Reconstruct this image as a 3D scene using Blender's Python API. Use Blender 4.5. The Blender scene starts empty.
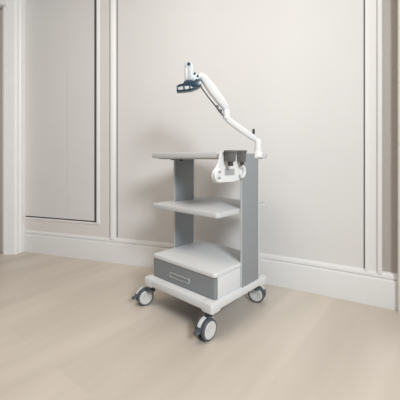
import bpy, bmesh, math, random
from mathutils import Vector, Matrix
sc = bpy.context.scene
C = sc.collection

# ---------------------------------------------------------------- camera, light, exposure
cam_d = bpy.data.cameras.new('camera'); cam = bpy.data.objects.new('camera', cam_d); C.objects.link(cam)
cam.location = (0, 0, 0.9); cam.rotation_euler = (math.radians(90), 0, 0)
cam_d.sensor_width = 36; cam_d.lens = 27.36; cam_d.shift_y = -0.105; cam_d.clip_start = 0.05
sc.camera = cam
sc.view_settings.view_transform = 'Standard'; sc.view_settings.look = 'None'
sc.view_settings.exposure = 0.06; sc.view_settings.gamma = 1.0
w = bpy.data.worlds.new('world'); sc.world = w; w.use_nodes = True
bg = w.node_tree.nodes['Background']; bg.inputs[0].default_value = (0.97, 0.985, 1.0, 1); bg.inputs[1].default_value = 0.26

def area(name, loc, target, size, size_y, power, col):
    l = bpy.data.lights.new(name, 'AREA'); l.shape = 'RECTANGLE'; l.size = size; l.size_y = size_y
    l.energy = power; l.color = col
    o = bpy.data.objects.new(name, l); C.objects.link(o); o.location = loc
    o.rotation_euler = (Vector(target) - Vector(loc)).to_track_quat('-Z', 'Y').to_euler()
    return o
area('window_daylight', (1.25, -1.3, 2.3), (-0.5, 2.1, 0.4), 0.8, 0.8, 98, (0.905, 0.958, 1.0))
area('ceiling_lamp', (-0.7, 0.8, 2.74), (-0.7, 0.8, 0), 1.4, 1.2, 23, (1.0, 0.885, 0.75))

# ---------------------------------------------------------------- materials
def mat(name, col, rough=0.5, metal=0.0, bump=0.0, bscale=200.0, vary=0.0, vscale=4.0, coat=0.0, spec=0.5):
    m = bpy.data.materials.new(name); m.use_nodes = True
    nt = m.node_tree; b = nt.nodes['Principled BSDF']
    b.inputs['Base Color'].default_value = (*col, 1); b.inputs['Roughness'].default_value = rough
    b.inputs['Metallic'].default_value = metal; b.inputs['Coat Weight'].default_value = coat
    b.inputs['Specular IOR Level'].default_value = spec
    tc = nt.nodes.new('ShaderNodeTexCoord')
    if vary > 0:
        n = nt.nodes.new('ShaderNodeTexNoise'); n.inputs['Scale'].default_value = vscale; n.inputs['Detail'].default_value = 4
        r = nt.nodes.new('ShaderNodeValToRGB')
        r.color_ramp.elements[0].position = 0.3; r.color_ramp.elements[1].position = 0.7
        r.color_ramp.elements[0].color = (*[c * (1 - vary) for c in col], 1)
        r.color_ramp.elements[1].color = (*[min(1, c * (1 + vary)) for c in col], 1)
        nt.links.new(tc.outputs['Object'], n.inputs['Vector']); nt.links.new(n.outputs['Fac'], r.inputs[0])
        nt.links.new(r.outputs[0], b.inputs['Base Color'])
    if bump > 0:
        n = nt.nodes.new('ShaderNodeTexNoise'); n.inputs['Scale'].default_value = bscale
        bp = nt.nodes.new('ShaderNodeBump'); bp.inputs['Strength'].default_value = bump; bp.inputs['Distance'].default_value = 0.002
        nt.links.new(tc.outputs['Object'], n.inputs['Vector']); nt.links.new(n.outputs['Fac'], bp.inputs['Height'])
        nt.links.new(bp.outputs[0], b.inputs['Normal'])
    return m

M = dict(
    panel=mat('wall_panel_paint', (0.72, 0.703, 0.688), 0.55, vary=0.015, vscale=2, bump=0.05),
    stile=mat('wall_stile_paint', (0.73, 0.70, 0.672), 0.5, bump=0.04),
    taupe=mat('taupe_and_shade_paint', (0.42, 0.385, 0.345), 0.55, bump=0.05),  # door leaf colour; on the wall it paints shade in
    white=mat('white_trim_paint', (0.77, 0.76, 0.75), 0.4, bump=0.03),
    casing=mat('door_casing_gloss_white', (0.88, 0.875, 0.87), 0.3, bump=0.02),
    gap=mat('gap_shade_paint', (0.09, 0.085, 0.08), 0.6, bump=0.03),  # dark tone painted in as the shade of the panel gaps
    ceil=mat('ceiling_paint', (0.75, 0.72, 0.68), 0.7, bump=0.05),
    cartwhite=mat('cart_white_powder_coat', (0.655, 0.66, 0.665), 0.35, bump=0.04, bscale=900),
    shelf=mat('cart_shelf_grey_white', (0.56, 0.565, 0.57), 0.4, bump=0.04, bscale=900),
    grey=mat('cart_grey_powder_coat', (0.265, 0.282, 0.292), 0.45, bump=0.05, bscale=900),
    dgrey=mat('cart_drawer_grey', (0.215, 0.23, 0.24), 0.45, bump=0.05, bscale=900),
    handle=mat('handle_grey', (0.38, 0.39, 0.40), 0.3, metal=0.1, bump=0.02),
    tyre=mat('caster_dark_grey', (0.075, 0.085, 0.10), 0.5, bump=0.06),
    hub=mat('caster_hub_light_grey', (0.62, 0.62, 0.61), 0.4, bump=0.03),
    cup=mat('cup_grey_plastic', (0.12, 0.118, 0.115), 0.22, bump=0.03),
    cupin=mat('cup_inside_dark', (0.05, 0.05, 0.05), 0.5, bump=0.03),
    arm=mat('arm_white_gloss', (0.74, 0.74, 0.735), 0.25, bump=0.02, coat=0.3),
    cable=mat('cable_dark', (0.10, 0.11, 0.12), 0.5, bump=0.03),
    black=mat('black_rubber', (0.02, 0.02, 0.022), 0.5, bump=0.03),
    navy=mat('navy_bracket', (0.012, 0.035, 0.060), 0.3, bump=0.02, coat=0.3),
    steel=mat('pale_steel', (0.44, 0.48, 0.51), 0.4, metal=0.2, bump=0.02),
)

def floor_mat():
    m = bpy.data.materials.new('floor_beige_boards'); m.use_nodes = True
    nt = m.node_tree; b = nt.nodes['Principled BSDF']; N = nt.nodes.new; Lk = nt.links.new
    tc = N('ShaderNodeTexCoord'); mp = N('ShaderNodeMapping'); mp.inputs['Rotation'].default_value = (0, 0, math.radians(-52))
    Lk(tc.outputs['Object'], mp.inputs[0])
    br = N('ShaderNodeTexBrick'); br.inputs['Scale'].default_value = 1.0
    br.inputs['Color1'].default_value = (0.595, 0.533, 0.462, 1); br.inputs['Color2'].default_value = (0.635, 0.57, 0.495, 1)
    br.inputs['Mortar'].default_value = (0.59, 0.528, 0.455, 1); br.inputs['Mortar Size'].default_value = 0.0015
    br.inputs['Mortar Smooth'].default_value = 0.6
    br.inputs['Brick Width'].default_value = 1.3; br.inputs['Row Height'].default_value = 0.26
    Lk(mp.outputs[0], br.inputs['Vector'])
    mp2 = N('ShaderNodeMapping'); mp2.inputs['Scale'].default_value = (0.45, 2.6, 1)
    Lk(mp.outputs[0], mp2.inputs[0])
    ns = N('ShaderNodeTexNoise'); ns.inputs['Scale'].default_value = 1.6; ns.inputs['Detail'].default_value = 5
    Lk(mp2.outputs[0], ns.inputs['Vector'])
    rp = N('ShaderNodeValToRGB'); rp.color_ramp.elements[0].color = (0.87, 0.855, 0.84, 1); rp.color_ramp.elements[1].color = (1.09, 1.09, 1.09, 1)
    rp.color_ramp.elements[0].position = 0.3; rp.color_ramp.elements[1].position = 0.7
    Lk(ns.outputs['Fac'], rp.inputs[0])
    mx = N('ShaderNodeMix'); mx.data_type = 'RGBA'; mx.blend_type = 'MULTIPLY'; mx.inputs[0].default_value = 1
    Lk(br.outputs['Color'], mx.inputs[6]); Lk(rp.outputs[0], mx.inputs[7]); Lk(mx.outputs[2], b.inputs['Base Color'])
    b.inputs['Roughness'].default_value = 0.42
    return m
M['floor'] = floor_mat()

# ---------------------------------------------------------------- mesh kit (every vertex is given in world metres)
class MB:
    def __init__(s): s.bm = bmesh.new(); s.mats = []
    def mi(s, m):
        if m not in s.mats: s.mats.append(m)
        return s.mats.index(m)
    def merge(s, b2, m):
        i = s.mi(m)
        for f in b2.faces: f.material_index = i
        me = bpy.data.meshes.new('t'); b2.to_mesh(me); b2.free(); s.bm.from_mesh(me); bpy.data.meshes.remove(me)
    def hull(s, rings, m, bevel=0.0, seg=2, bev_all=True, closed=True):
        """loft closed rings (lists of points) with end caps, bevel sharp edges"""
        b = bmesh.new(); vr = [[b.verts.new(p) for p in r] for r in rings]; n = len(rings[0])
        for r0, r1 in zip(vr, vr[1:]):
            for i in range(n): b.faces.new((r0[i], r0[(i+1) % n], r1[(i+1) % n], r1[i]))
        if closed: b.faces.new(vr[0][::-1]); b.faces.new(vr[-1])
        bmesh.ops.recalc_face_normals(b, faces=b.faces)
        if bevel > 0:
            ed = [e for e in b.edges if len(e.link_faces) == 2 and e.calc_face_angle(0) > math.radians(50)]
            bmesh.ops.bevel(b, geom=ed, offset=bevel, segments=seg, profile=0.5, affect='EDGES', clamp_overlap=True)
        s.merge(b, m); return s
    def tube(s, pts, rad, m, n=16, sq=1.0, up=None, p=2.0):
        """sweep a (super)elliptic section; rad = number or list of r or (r_side, r_up)"""
        pts = [Vector(q) for q in pts]; rings = []
        if not isinstance(rad, list): rad = [rad] * len(pts)
        prev = None
        for i, q in enumerate(pts):
            t = (pts[min(i+1, len(pts)-1)] - pts[max(i-1, 0)]).normalized()
            ref = Vector(up) if up else (prev if prev else (Vector((0, 0, 1)) if abs(t.z) < 0.9 else Vector((1, 0, 0))))
            x = (ref - t * ref.dot(t)).normalized(); y = t.cross(x); prev = x
            r = rad[i] if isinstance(rad[i], tuple) else (rad[i], rad[i])
            ring = []
            for k in range(n):
                a = 2 * math.pi * k / n; c, d = math.cos(a), math.sin(a)
                cc = math.copysign(abs(c) ** (2/p), c); dd = math.copysign(abs(d) ** (2/p), d)
                ring.append(q + x * cc * r[0] + y * dd * r[1])
            rings.append(ring)
        return s.hull(rings, m)
    def lathe(s, c, axis, prof, m, n=32):
        """prof = [(radius, distance along axis)]"""
        c = Vector(c); ax = Vector(axis).normalized(); x = ax.orthogonal().normalized(); y = ax.cross(x)
        b = bmesh.new(); rings = []
        for r, h in prof:
            if r < 1e-6: rings.append([b.verts.new(c + ax * h)])
            else: rings.append([b.verts.new(c + ax * h + (x * math.cos(2*math.pi*k/n) + y * math.sin(2*math.pi*k/n)) * r) for k in range(n)])
        for r0, r1 in zip(rings, rings[1:]):
            for k in range(n):
                k2 = (k+1) % n
                if len(r0) == 1 and len(r1) == 1: continue
                if len(r0) == 1: b.faces.new((r0[0], r1[k2], r1[k]))
                elif len(r1) == 1: b.faces.new((r0[k], r0[k2], r1[0]))
                else: b.faces.new((r0[k], r0[k2], r1[k2], r1[k]))
        bmesh.ops.recalc_face_normals(b, faces=b.faces)
        s.merge(b, m); return s
    def build(s, name, parent=None, smooth=35):
        me = bpy.data.meshes.new(name); s.bm.to_mesh(me); s.bm.free()
        for m in s.mats: me.materials.append(m)
        o = bpy.data.objects.new(name, me); C.objects.link(o)
        if parent:
            o.parent = parent
            mt = world_matrix(parent).inverted(); me.transform(mt)
        if smooth:
            for p in me.polygons: p.use_smooth = True
            me.set_sharp_from_angle(angle=math.radians(smooth))
        return o
def world_matrix(o):
    m = o.matrix_basis.copy()
    while o.parent: o = o.parent; m = o.matrix_basis @ m
    return m
def structure(o): o['kind'] = 'structure'; return o
def arc(cx, cy, r, a0, a1, n): return [(cx + r*math.cos(math.radians(a0+(a1-a0)*i/n)), cy + r*math.sin(math.radians(a0+(a1-a0)*i/n))) for i in range(n+1)]

# ---------------------------------------------------------------- the gently bowed panelled wall
WA = (-1.699, 2.951); D1 = Vector((0.94873, -0.31610)); D2 = Vector((0.86793, -0.49669)); K = Vector((0.40, 2.25165)); T = 0.45
path = [Vector(WA) - D1 * 0.4]; P0 = K - D1*T; P1 = K + D2*T
for i in range(13):
    t = i/12; path.append(P0*(1-t)**2 + K*2*t*(1-t) + P1*t*t)
path.append(Vector((1.177, 1.807)) + D2*0.6)
sv = [-0.4]
for a, b in zip(path, path[1:]): sv.append(sv[-1] + (b-a).length)
def vert_normal(i):
    a = path[max(i-1, 0)]; b = path[min(i+1, len(path)-1)]; d = (b-a).normalized(); return Vector((d.y, -d.x))
def W(s, off, z):
    for i in range(len(path)-1):
        if s <= sv[i+1] + 1e-9 or i == len(path)-2: break
    f = (s - sv[i]) / (sv[i+1] - sv[i])
    p = path[i].lerp(path[i+1], f); n = vert_normal(i).lerp(vert_normal(i+1), f).normalized()
    return Vector((p.x + n.x*off, p.y + n.y*off, z))
def cuts(s0, s1): return [s0] + [v for v in sv if s0 + 1e-4 < v < s1 - 1e-4] + [s1]
def wall_run(mb, s0, s1, prof, m):
    """profile [(off, z)] swept along the wall"""
    return mb.hull([[W(s, o, z) for o, z in prof] for s in cuts(s0, s1)], m)
def wall_post(mb, prof, z0, z1, m):
    """profile [(s, off)] extruded upwards"""
    return mb.hull([[W(s, o, z) for s, o in prof] for z in (z0, z1)], m)
def wall_rect(mb, s0, s1, z0, z1, o0, o1, m): return wall_run(mb, s0, s1, [(o0, z0), (o0, z1), (o1, z1), (o1, z0)], m)
HT = 2.75
# back wall: masonry + three recessed panels
mb = MB()
wall_rect(mb, -0.4, 3.70, 0.0, HT, -0.10, -0.02, M['gap'])
wall_rect(mb, -0.1, 0.5045, 0.341, 2.60, -0.02, -0.002, M['panel']); wall_rect(mb, 0.506, 0.818, 0.341, 2.60, -0.02, -0.002, M['panel'])       # left panel
wall_rect(mb, 1.042, 2.9255, 0.20, 2.60, -0.02, -0.002, M['panel'])        # wide middle panel
wall_rect(mb, 3.022, 3.40, 0.20, HT, -0.02, -0.012, M['taupe'])          # narrow panel, its side shade painted in as taupe
# flat stiles and rails framing the panels
wall_rect(mb, 0.841, 0.963, 0.19, HT, -0.02, 0.006, M['stile'])
wall_rect(mb, -0.1, 0.841, 0.19, 0.325, -0.02, 0.006, M['stile'])
wall_rect(mb, -0.1, 0.841, 2.62, HT, -0.02, 0.006, M['stile'])
wall_rect(mb, 1.021, 2.933, 2.62, HT, -0.02, 0.006, M['stile'])
wall_rect(mb, 2.933, 3.012, 0.19, HT, -0.02, 0.006, M['white'])
structure(mb.build('wall_back', smooth=20))
# picture-frame moulding of the left panel (a dark strip beside its lip paints the shade line)
mb = MB()
lip = [(0.829, -0.018), (0.829, 0.004), (0.835, 0.014), (0.846, 0.016), (0.858, 0.010), (0.868, 0.006), (0.868, -0.018)]
wall_post(mb, lip, 0.323, 2.63, M['white'])
wall_run(mb, -0.1, 0.868, [(-0.018, 0.328), (0.002, 0.328), (0.010, 0.322), (0.011, 0.314), (0.006, 0.305), (-0.018, 0.305)], M['stile'])
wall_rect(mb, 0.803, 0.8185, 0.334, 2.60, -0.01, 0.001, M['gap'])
structure(mb.build('trim_1', smooth=25))
# upright rounded moulding between the panels
mb = MB()
wall_post(mb, [(0.974, -0.018), (0.974, 0.012), (0.980, 0.020), (0.992, 0.024), (1.006, 0.020), (1.018, 0.010), (1.028, 0.004), (1.028, -0.018)], 0.20, HT, M['white'])
wall_post(mb, [(0.963, -0.018), (0.963, 0.002), (0.974, 0.002), (0.974, -0.018)], 0.20, HT, M['taupe'])  # taupe strip paints in the groove's shade
structure(mb.build('trim_2', smooth=25))
# right-hand moulding with a stepped edge
mb = MB()
wall_post(mb, [(2.931, -0.018), (2.931, 0.010), (2.935, 0.013), (2.945, 0.012), (2.952, 0.007), (2.952, -0.018)], 0.20, HT, M['white'])
wall_post(mb, [(2.996, -0.018), (2.996, 0.008), (3.000, 0.018), (3.010, 0.020), (3.020, 0.014), (3.026, 0.0), (3.026, -0.018)], 0.20, HT, M['white'])
structure(mb.build('trim_3', smooth=25))
# skirting with its grooved cap
mb = MB()
prof = [(-0.02, 0.0), (0.022, 0.0), (0.022, 0.155), (0.020, 0.163), (0.013, 0.168), (0.009, 0.171), (0.009, 0.175), (0.015, 0.179), (0.016, 0.187), (0.012, 0.196), (0.008, 0.205), (0.002, 0.210), (-0.02, 0.210)]
wall_run(mb, -0.12, 3.40, prof, M['white'])
structure(mb.build('baseboard_back', smooth=40))

# fluted casing at the left end of the wall, standing proud
mb = MB()
x0, x1, yf, yb = -1.836, -1.728, 2.835, 3.02
pr = [(x0, yb), (x0, yf + 0.010)]
for i in range(5):
    xa = x0 + 0.004 + i*(x1-x0-0.008)/5; xb = xa + (x1-x0-0.008)/5
    pr += [(xa, yf), (xa + 0.014, yf), (xa + 0.0165, yf + 0.005), (xb - 0.001, yf + 0.005)]
pr += [(x1, yf), (x1 + 0.012, yf + 0.012), (x1 + 0.016, yf + 0.05), (x1 + 0.026, yf + 0.055), (x1 + 0.030, yf + 0.10), (x1 + 0.030, yb)]
mb.hull([[Vector((x, y, z)) for x, y in pr] for z in (0.0, HT)], M['casing'])
structure(mb.build('trim_4', smooth=25))
# head of the doorway left of the casing, and the door leaf set back in it
mb = MB()
def wbox(mb, x0, x1, y0, y1, z0, z1, m, bev=0.0):
    return mb.hull([[Vector((x0, y0, z)), Vector((x1, y0, z)), Vector((x1, y1, z)), Vector((x0, y1, z))] for z in (z0, z1)], m, bev)
wbox(mb, -2.80, -1.80, 2.80, 2.90, 2.315, 2.36, M['white'], 0.008)
wbox(mb, -2.80, -1.837, 2.83, 2.92, 2.36, HT, M['stile'])
structure(mb.build('trim_5'))
mb = MB(); wbox(mb, -2.80, -1.862, 2.885, 2.925, 0.004, 2.312, M['taupe'], 0.004)
wbox(mb, -1.862, -1.838, 2.86, 2.925, 0.0, 2.312, M['stile'], 0.004)
structure(mb.build('door_1'))
# casing and return wall at the right edge
mb = MB()
pr = [(3.102, -0.02), (3.102, 0.045), (3.108, 0.052), (3.118, 0.052), (3.122, 0.046), (3.20, 0.046), (3.20, -0.02)]
wall_post(mb, pr, 0.0, HT, M['white'])
structure(mb.build('trim_6'))
mb = MB(); wbox(mb, 1.30, 1.38, -0.1, 1.72, 0.0, HT, M['panel'])
structure(mb.build('wall_right'))

mb = MB(); wbox(mb, -3.6, 2.6, -2.2, 3.6, -0.05, 0.0, M['floor']); structure(mb.build('floor'))
mb = MB(); wbox(mb, -3.6, 2.6, -0.4, 3.6, HT, HT + 0.05, M['ceil']); structure(mb.build('ceiling'))

# ---------------------------------------------------------------- the cart
U1 = Vector((-0.7395, 0.673, 0)).normalized(); U2 = Vector((0.673, 0.7395, 0)).normalized(); B0 = Vector((0.058, 1.470, 0))
def L(a, s, z): return B0 + U1*a + U2*s + Vector((0, 0, z))
cart = bpy.data.objects.new('medical_cart', None); C.objects.link(cart)
cart.location = L(0.257, 0.2525, 0); cart.rotation_euler = (0, 0, math.atan2(-U1.y, -U1.x))
cart.empty_display_size = 0.1
cart['label'] = 'white and grey wheeled medical cart with three shelf levels, a drawer and a jointed arm'
cart['category'] = 'cart'

def outline(a0, a1, s0, s1, r, n=6):
    if isinstance(r, (int, float)): r = (r,)*4
    o = []
    for (cx, cy, rr, st) in ((a1-r[0], s1-r[0], r[0], 0), (a0+r[1], s1-r[1], r[1], 90), (a0+r[2], s0+r[2], r[2], 180), (a1-r[3], s0+r[3], r[3], 270)):
        o += arc(cx, cy, rr, st, st+90, n)
    return o
def slab(mb, a0, a1, s0, s1, z0, z1, m, r=0.02, bev=0.004):
    """horizontal board with rounded plan corners and softened edges"""
    rings = []
    for z, ins in ((z0, bev), (z0+bev*0.3, bev*0.3), (z0+bev, 0), (z1-bev, 0), (z1-bev*0.3, bev*0.3), (z1, bev)):
        rings.append([L(a, s, z) for a, s in outline(a0+ins, a1-ins, s0+ins, s1-ins, r)])
    return mb.hull(rings, m)
def lbox(mb, a0, a1, s0, s1, z0, z1, m, bev=0.003):
    return mb.hull([[L(a0, s0, z), L(a1, s0, z), L(a1, s1, z), L(a0, s1, z)] for z in (z0, z1)], m, bev)

BW, BD = 0.522, 0.505
# base frame: white tray with thick corners
mb = MB()
slab(mb, -0.006, BW+0.002, -0.008, BD+0.004, 0.151, 0.190, M['cartwhite'], 0.012, 0.004)
for a, s in ((-0.006, -0.008), (BW-0.071, -0.008), (-0.006, BD-0.069), (BW-0.071, BD-0.069)):
    slab(mb, a-0.001, a+0.074, s-0.001, s+0.074, 0.142, 0.191, M['cartwhite'], 0.013, 0.005)
bf = mb.build('base_frame', cart)
mb = MB(); lbox(mb, 0.012, BW-0.012, 0.012, BD-0.012, 0.147, 0.1515, M['tyre'], 0.001); mb.build('added_shade_plate', bf)  # unseen dark plate, added to cut bounce light under the base
# drawer housing, lid, drawer with recessed grip
BA0, BA1, BS0, BS1 = 0.013, 0.496, 0.040, 0.455
mb = MB(); lbox(mb, BA0, BA1, BS0+0.02, BS1, 0.190, 0.300, M['cartwhite'], 0.003); mb.build('drawer_housing', cart)
mb = MB(); slab(mb, BA0-0.003, BA1+0.003, BS0-0.004, BS1, 0.300, 0.325, M['cartwhite'], 0.02, 0.006); mb.build('housing_top', cart)
mb = MB()
rings = []
for s, ins in ((BS0+0.0205, 0), (BS0+0.003, 0), (BS0, 0.003)):
    pass
rr = outline(BA0, BA1, BS0, BS0+0.0205, (0.001, 0.001, 0.014, 0.008))
mb.hull([[L(a, s, z) for a, s in rr] for z in (0.194, 0.298)], M['dgrey'])
drawer = mb.build('drawer', cart); drawer['label'] = 'grey drawer front'
# grip: a shallow rounded frame with a sunken centre
mb = MB()
def front_ring(a0, a1, z0, z1, s, r, n=5): return [L(a, s, z) for a, z in outline(a0, a1, z0, z1, r, n)]
mb.hull([front_ring(0.190, 0.348, 0.221, 0.252, BS0+0.001, 0.008), front_ring(0.192, 0.346, 0.223, 0.250, BS0-0.004, 0.007),
         front_ring(0.196, 0.342, 0.227, 0.246, BS0-0.004, 0.006), front_ring(0.197, 0.341, 0.228, 0.245, BS0-0.0008, 0.006)], M['handle'])
lbox(mb, 0.198, 0.340, BS0-0.0016, BS0, 0.229, 0.244, M['dgrey'], 0.0)
mb.build('handle', drawer)

# two uprights: broad grey panels with pale edge profiles
def column(a0, a1, s0, s1, z1, name='column'):
    mb = MB(); lbox(mb, a0, a1, s0, s1, 0.190, z1, M['grey'], 0.002); c = mb.build(name, cart)
    mb = MB()
    lbox(mb, a0+0.001, a1, s0-0.003, s0, 0.190, z1-0.002, M['shelf'], 0.001)
    lbox(mb, a0+0.001, a1+0.006, s1, s1+0.010, 0.190, z1-0.002, M['cartwhite'], 0.002)
    mb.build('edge_profile', c); return c
column(0.002, 0.014, 0.260, 0.427, 0.925)
column(0.483, 0.497, 0.210, 0.380, 0.893)

# middle shelf and top shelf
mb = MB(); slab(mb, 0.018, 0.540, 0.064, 0.570, 0.593, 0.6205, M['shelf'], 0.016, 0.005); mb.build('shelf', cart)
mb = MB(); slab(mb, 0.004, 0.541, 0.058, 0.545, 0.899, 0.932, M['shelf'], 0.018, 0.006)
slab(mb, 0.030, 0.505, 0.085, 0.525, 0.893, 0.900, M['shelf'], 0.010, 0.002)
top = mb.build('shelf', cart)
mb = MB(); mb.lathe(L(0.315, 0.10, 0.893), (0, 0, -1), [(0, 0), (0.011, 0), (0.011, 0.007), (0.008, 0.010), (0, 0.010)], M['black'])
lbox(mb, 0.33, 0.40, 0.092, 0.104, 0.888, 0.8935, M['tyre'], 0.001)
mb.build('shelf_latch', top)

# ---- probe holder on the right edge of the top shelf
HA = -0.012                                      # front plane of the holder plate
def holder_ring(pts, a): return [L(a, s, z) for s, z in pts]
# outline (s, z): neck, flaring into two rounded ears
hp = [(0.052, 0.930), (0.235, 0.930), (0.242, 0.915), (0.236, 0.880)]
hp += arc(0.226, 0.830, 0.030, 60, -75, 8)
hp += [(0.205, 0.782), (0.150, 0.775), (0.090, 0.778)]
hp += arc(0.030, 0.812, 0.036, 290, 130, 10)
hp += [(0.030, 0.862), (0.046, 0.885)]
mb = MB()
mb.hull([holder_ring(hp, HA+0.010), holder_ring(hp, HA+0.002), [L(HA, 0.14+(s-0.14)*0.985, 0.85+(z-0.85)*0.98) for s, z in hp]], M['arm'])
holder = mb.build('probe_holder', cart)
def disc(name, s, z, r0, r1, m, parent, d=0.010):
    mb = MB()
    mb.lathe(L(HA-0.001, s, z), -U1, [(0, 0), (r1, 0), (r1, d*0.8), (r1-0.003, d), (r0, d), (r0-0.002, d*0.35), (0, d*0.35)], m, 28)
    return mb.build(name, parent)
def hook(s, z, rx, flip):
    """a curled cable hook: a thick rim round a painted shade disc"""
    mb = MB(); pts = [L(HA-0.008, s + flip*rx*math.cos(math.radians(a)), z + 0.028*math.sin(math.radians(a))) for a in range(-110, 150, 20)]
    mb.tube(pts, 0.0085, M['arm'], 10); return mb.build('cable_hook', holder)
hook(0.028, 0.815, 0.028, -1)
hook(0.226, 0.828, 0.022, 1)
for s, z in ((0.040, 0.800), (0.214, 0.803)):
    mb = MB(); mb.lathe(L(HA-0.0005, s, z), -U1, [(0, 0), (0.010, 0), (0.010, 0.002), (0, 0.002)], M['handle'], 20); mb.build('hook_shade_disc', holder)  # grey discs painted in for the shade inside the hooks
mb = MB(); mb.hull([holder_ring([(0.085, 0.812), (0.165, 0.812), (0.165, 0.845), (0.085, 0.845)], HA), holder_ring([(0.086, 0.813), (0.164, 0.813), (0.164, 0.844), (0.086, 0.844)], HA-0.003)], M['handle'])
o = mb.build('label_plate', holder)
# cups: open grey cylinders with rims and stubby drains
def cup(s, r, zt, zb, zs):
    a = HA - r - 0.002; c = L(a, s, zb); h = zt - zb
    mb = MB()
    mb.lathe(c, (0, 0, 1), [(r*0.45, 0), (r*0.80, 0.002), (r*0.84, 0.006), (r*0.97, h-0.012), (r*1.12, h-0.008), (r*1.12, h-0.001), (r*1.08, h), (r*0.95, h), (r*0.90, h-0.004), (r*0.76, 0.008), (0, 0.008)], M['cup'], 32)
    cp = mb.build('cup', holder); cp['label'] = 'dark grey open cup'
    mb = MB(); mb.lathe(L(a, s, zs), (0, 0, 1), [(0, 0), (r*0.40, 0), (r*0.46, 0.003), (r*0.46, zb-zs+0.001), (0, zb-zs+0.001)], M['cupin'], 20); mb.build('drain', cp)
    mb = MB(); lbox(mb, HA-0.006, HA+0.0, s-0.010, s+0.010, zb+0.005, zt-0.012, M['cup'], 0.002); mb.build('bracket', cp)
cup(0.090, 0.030, 0.938, 0.880, 0.860)
cup(0.200, 0.0235, 0.940, 0.878, 0.862)

# ---- jointed arm bolted on the column head
def V(px, py, Y): return Vector(((px-200)/304*Y, Y, 0.9 - (py-158)/304*Y))     # metres from the drawing's measures
ARM_BASE = V(258.0, 152, 1.80)
mb = MB()
bx = ARM_BASE
mb.lathe(Vector((bx.x, bx.y, 0.905)), (0, 0, 1), [(0, 0), (0.029, 0), (0.029, 0.024), (0.027, 0.030), (0.022, 0.034), (0.021, 0.050), (0.020, 0.075), (0.020, 0.100), (0.015, 0.108), (0, 0.108)], M['arm'], 28)
lbox(mb, 0.000, 0.060, 0.385, 0.455, 0.898, 0.925, M['arm'], 0.005)
arm = mb.build('jointed_arm', cart)
Ya, Yb, Yc = 1.80, 1.745, 1.69
# lower link
mb = MB()
p = [V(257, 141, Ya), V(255, 139.0, Ya), V(250, 135.5, 1.79), V(240, 128.5, 1.77), V(231, 122.0, 1.755), V(227, 118.8, Yb), V(225.4, 117.5, Yb)]
mb.tube(p, [(0.006, 0.006), (0.017, 0.016), (0.018, 0.0185), (0.018, 0.019), (0.018, 0.018), (0.018, 0.016), (0.008, 0.008)], M['arm'], 20, up=(0, 1, 0), p=3)
mb.build('lower_link', arm)
# black locking lever
mb = MB(); q = V(253.6, 134, 1.79)
mb.tube([q, q + Vector((0, 0, 0.004)), q + Vector((0, 0, 0.026)), q + Vector((0, 0, 0.030))], [0.006, 0.0075, 0.0075, 0.005], M['black'], 14); mb.build('locking_lever', arm)['label'] = 'small black upright lever'
# elbow
mb = MB(); q = V(226.5, 115.5, Yb)
mb.lathe(q - Vector((0, 0, 0.022)), (0, 0, 1), [(0, 0), (0.016, 0), (0.020, 0.004), (0.020, 0.050), (0.016, 0.056), (0, 0.056)], M['arm'], 24); mb.build('elbow_joint', arm)
# upper link: fuller towards its middle
mb = MB()
p = [V(227.5, 111, Yb), V(226, 108, Yb), V(221, 101, 1.735), V(213, 90.5, 1.72), V(206, 81, 1.70), V(202, 76, Yc), V(200, 73.5, Yc)]
mb.tube(p, [(0.010, 0.008), (0.019, 0.020), (0.021, 0.026), (0.021, 0.028), (0.021, 0.024), (0.020, 0.019), (0.009, 0.008)], M['arm'], 22, up=(0, 1, 0), p=2.8)
up_link = mb.build('upper_link', arm)
mb = MB()
mb.tube([V(199.5, 83, 1.675), V(202, 88.5, 1.68), V(209, 98, 1.70), V(215.5, 106, 1.712), V(220, 111.5, 1.725), V(223.5, 116.5, 1.73)], [0.0035, 0.004, 0.004, 0.0045, 0.007, 0.003], M['cable'], 10)
mb.build('cable', arm)
mb = MB()
for px, py, r in ((217.2, 106.6, 0.009), (220.6, 110.8, 0.010)):
    mb.lathe(V(px, py, 1.718), (0, -1, 0), [(0, -0.012), (r, -0.012), (r, 0.002), (r-0.002, 0.005), (0, 0.005)], M['tyre'], 16)
mb.build('cable_clip', arm)
# head: pale steel plate, small tilt knobs and a navy grip
mb = MB()
def face(pts, y0, y1, m, bev=0.002):
    return mb.hull([[V(x, y, 1.68) + Vector((0, yy, 0)) for x, y in pts] for yy in (y0, y1)], m, bev)
face([(184.8, 81), (184.4, 66), (185, 62.5), (187.2, 61.2), (190.6, 61.2), (192.2, 63), (192.6, 67), (193.5, 73), (198, 74.5), (198.5, 80), (194, 82)], -0.006, 0.006, M['steel'])
face([(185.4, 80), (185.2, 68), (187.4, 68), (187.6, 80)], -0.010, -0.004, M['hub'])
face([(190.2, 80), (190.0, 68), (191.8, 68), (192.6, 80)], -0.010, -0.004, M['hub'])
plate = mb.build('head_plate', arm); plate['label'] = 'pale steel mounting plate'
mb = MB()
mb.lathe(V(188.9, 64.3, 1.68), (0, -1, 0), [(0, -0.004), (0.0085, -0.004), (0.0085, 0.010), (0.006, 0.012), (0, 0.012)], M['black'], 18)
mb.build('knob', arm)
for px, py, r in ((194.8, 74.0, 0.0065), (197.8, 76.3, 0.006)):
    mb = MB(); mb.lathe(V(px, py, 1.68), (0, -1, 0), [(0, 0.0), (r, 0.0), (r, 0.014), (0, 0.016)], M['tyre'], 14); mb.build('knob', arm)
mb = MB(); mb.tube([V(193.5, 76.5, 1.69), V(197, 77.5, 1.69), V(201, 77, 1.69)], 0.016, M['arm'], 14); mb.build('tilt_joint', arm)
mb = MB()
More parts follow.
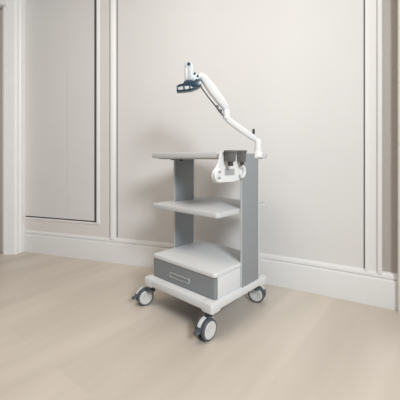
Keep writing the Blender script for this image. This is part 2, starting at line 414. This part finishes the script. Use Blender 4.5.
# grip: curved upper body, lower rail, and ribs leaving three windows
face([(177.3, 86.6), (179.5, 85.2), (183.5, 84.2), (184.3, 82.2), (187, 81), (191, 81), (194, 81.6), (196.5, 79.8), (199.8, 80.4), (201.6, 83.2), (200.6, 87.2), (197.5, 88.8), (193.5, 88.2), (190, 86.2), (184, 86.6), (179.6, 87.6), (178.4, 88.4)], -0.026, 0.022, M['navy'], 0.003)
face([(177.0, 92.8), (176.9, 90.8), (184, 90.4), (191, 89.3), (197, 86.8), (200.2, 86.5), (197.6, 89.2), (191, 91.5), (184, 92.4)], -0.026, 0.022, M['navy'], 0.002)
for x, yt, yb in ((176.9, 86.8, 92.2), (183.6, 86, 91.8), (189.4, 86, 91.2)):
    face([(x, yt), (x+1.4, yt), (x+1.6, yb), (x+0.1, yb)], -0.026, 0.022, M['navy'], 0.001)
grip = mb.build('grip', arm); grip['label'] = 'dark navy grip with openings'
mb = MB(); face([(177.6, 87.2), (195, 86.2), (195, 89.4), (190, 91), (178, 92)], -0.020, -0.014, M['hub'], 0.001); mb.build('grip_insert', arm)

# ---- casters: twin discs on a fork with a brake pedal
def caster(stem, ctr, axis, R=0.051, sub=True):
    """stem = point under the base frame, ctr = (x, y) of the wheel pair, axis = horizontal spin axis"""
    ax = Vector((*axis, 0)).normalized(); c = Vector((*ctr, R)); f = Vector((-ax.y, ax.x, 0))
    back = (Vector((*ctr, 0)) - Vector((stem.x, stem.y, 0)))
    if f.dot(back) < 0: f = -f                                   # f = trailing direction
    mb = MB()
    mb.lathe(Vector((stem.x, stem.y, 0.100)), (0, 0, 1), [(0, 0), (0.015, 0), (0.020, 0.006), (0.020, 0.014), (0.010, 0.018), (0.010, 0.034), (0.017, 0.035), (0.017, 0.044), (0, 0.044)], M['tyre'], 20)
    # hood hugging the wheels between the two discs
    sec = []
    for ang in range(-10, 191, 15):
        a = math.radians(ang); d = -f * math.cos(a) + Vector((0, 0, 1)) * math.sin(a); sec.append(d)
    rings = [[c + ax*o + d*(R+0.003) for d in sec] + [c + ax*o + d*(R*0.55) for d in reversed(sec)] for o in (-0.013, 0.013)]
    mb.hull(rings, M['tyre'], 0.002)
    mb.tube([c + f*0 + Vector((0, 0, R*0.75)), Vector((stem.x, stem.y, 0.112))], 0.014, M['tyre'], 14)
    fk = mb.build('caster', cart)
    for sgn in (1, -1):
        mb = MB(); mb.lathe(c + ax*0.014*sgn, ax*sgn, [(0, 0), (R-0.004, 0), (R, 0.003), (R, 0.012), (R-0.003, 0.016), (R-0.008, 0.017), (0, 0.013)], M['tyre'], 40); wh = mb.build('wheel', fk)
        mb = MB(); mb.lathe(c + ax*0.028*sgn, ax*sgn, [(0, -0.004), (R-0.0095, -0.004), (R-0.0095, 0.0025), (R-0.013, 0.005), (0.016, 0.0045), (0.013, 0.003), (0.006, 0.003), (0.0, 0.0035)], M['hub'], 36); mb.build('hub_cap', fk)
    # pale hood shell visible between the discs
    mb = MB()
    sec2 = sec[3:-2]
    mb.hull([[c + ax*o + d*(R+0.008) for d in sec2] + [c + ax*o + d*(R+0.0025) for d in reversed(sec2)] for o in (-0.010, 0.010)], M['hub'], 0.001); mb.build('hood_shell', fk)
    mb = MB()
    b0 = c + f*(R+0.002) + Vector((0, 0, 0.004))
    mb.tube([b0 - f*0.012 + Vector((0, 0, 0.004)), b0 + f*0.008, b0 + f*0.022 + Vector((0, 0, -0.004)), b0 + f*0.026 + Vector((0, 0, -0.005))], [(0.007, 0.013), (0.007, 0.016), (0.006, 0.015), (0.003, 0.010)], M['tyre'], 14, up=(0, 0, 1), p=3)
    mb.build('brake_pedal', fk)
    return fk
caster(L(0.046, 0.026, 0), (0.029, 1.516), (0.73, -0.68), 0.0525)
caster(L(0.492, 0.026, 0), (-0.343, 1.876), (0.50, -0.86), 0.051)
caster(L(0.040, 0.470, 0), (0.360, 1.915), (-0.45, -0.89))
caster(L(0.475, 0.462, 0), tuple((L(0.475, 0.462, 0) + U2*0.03)[:2]), (0.72, -0.69))
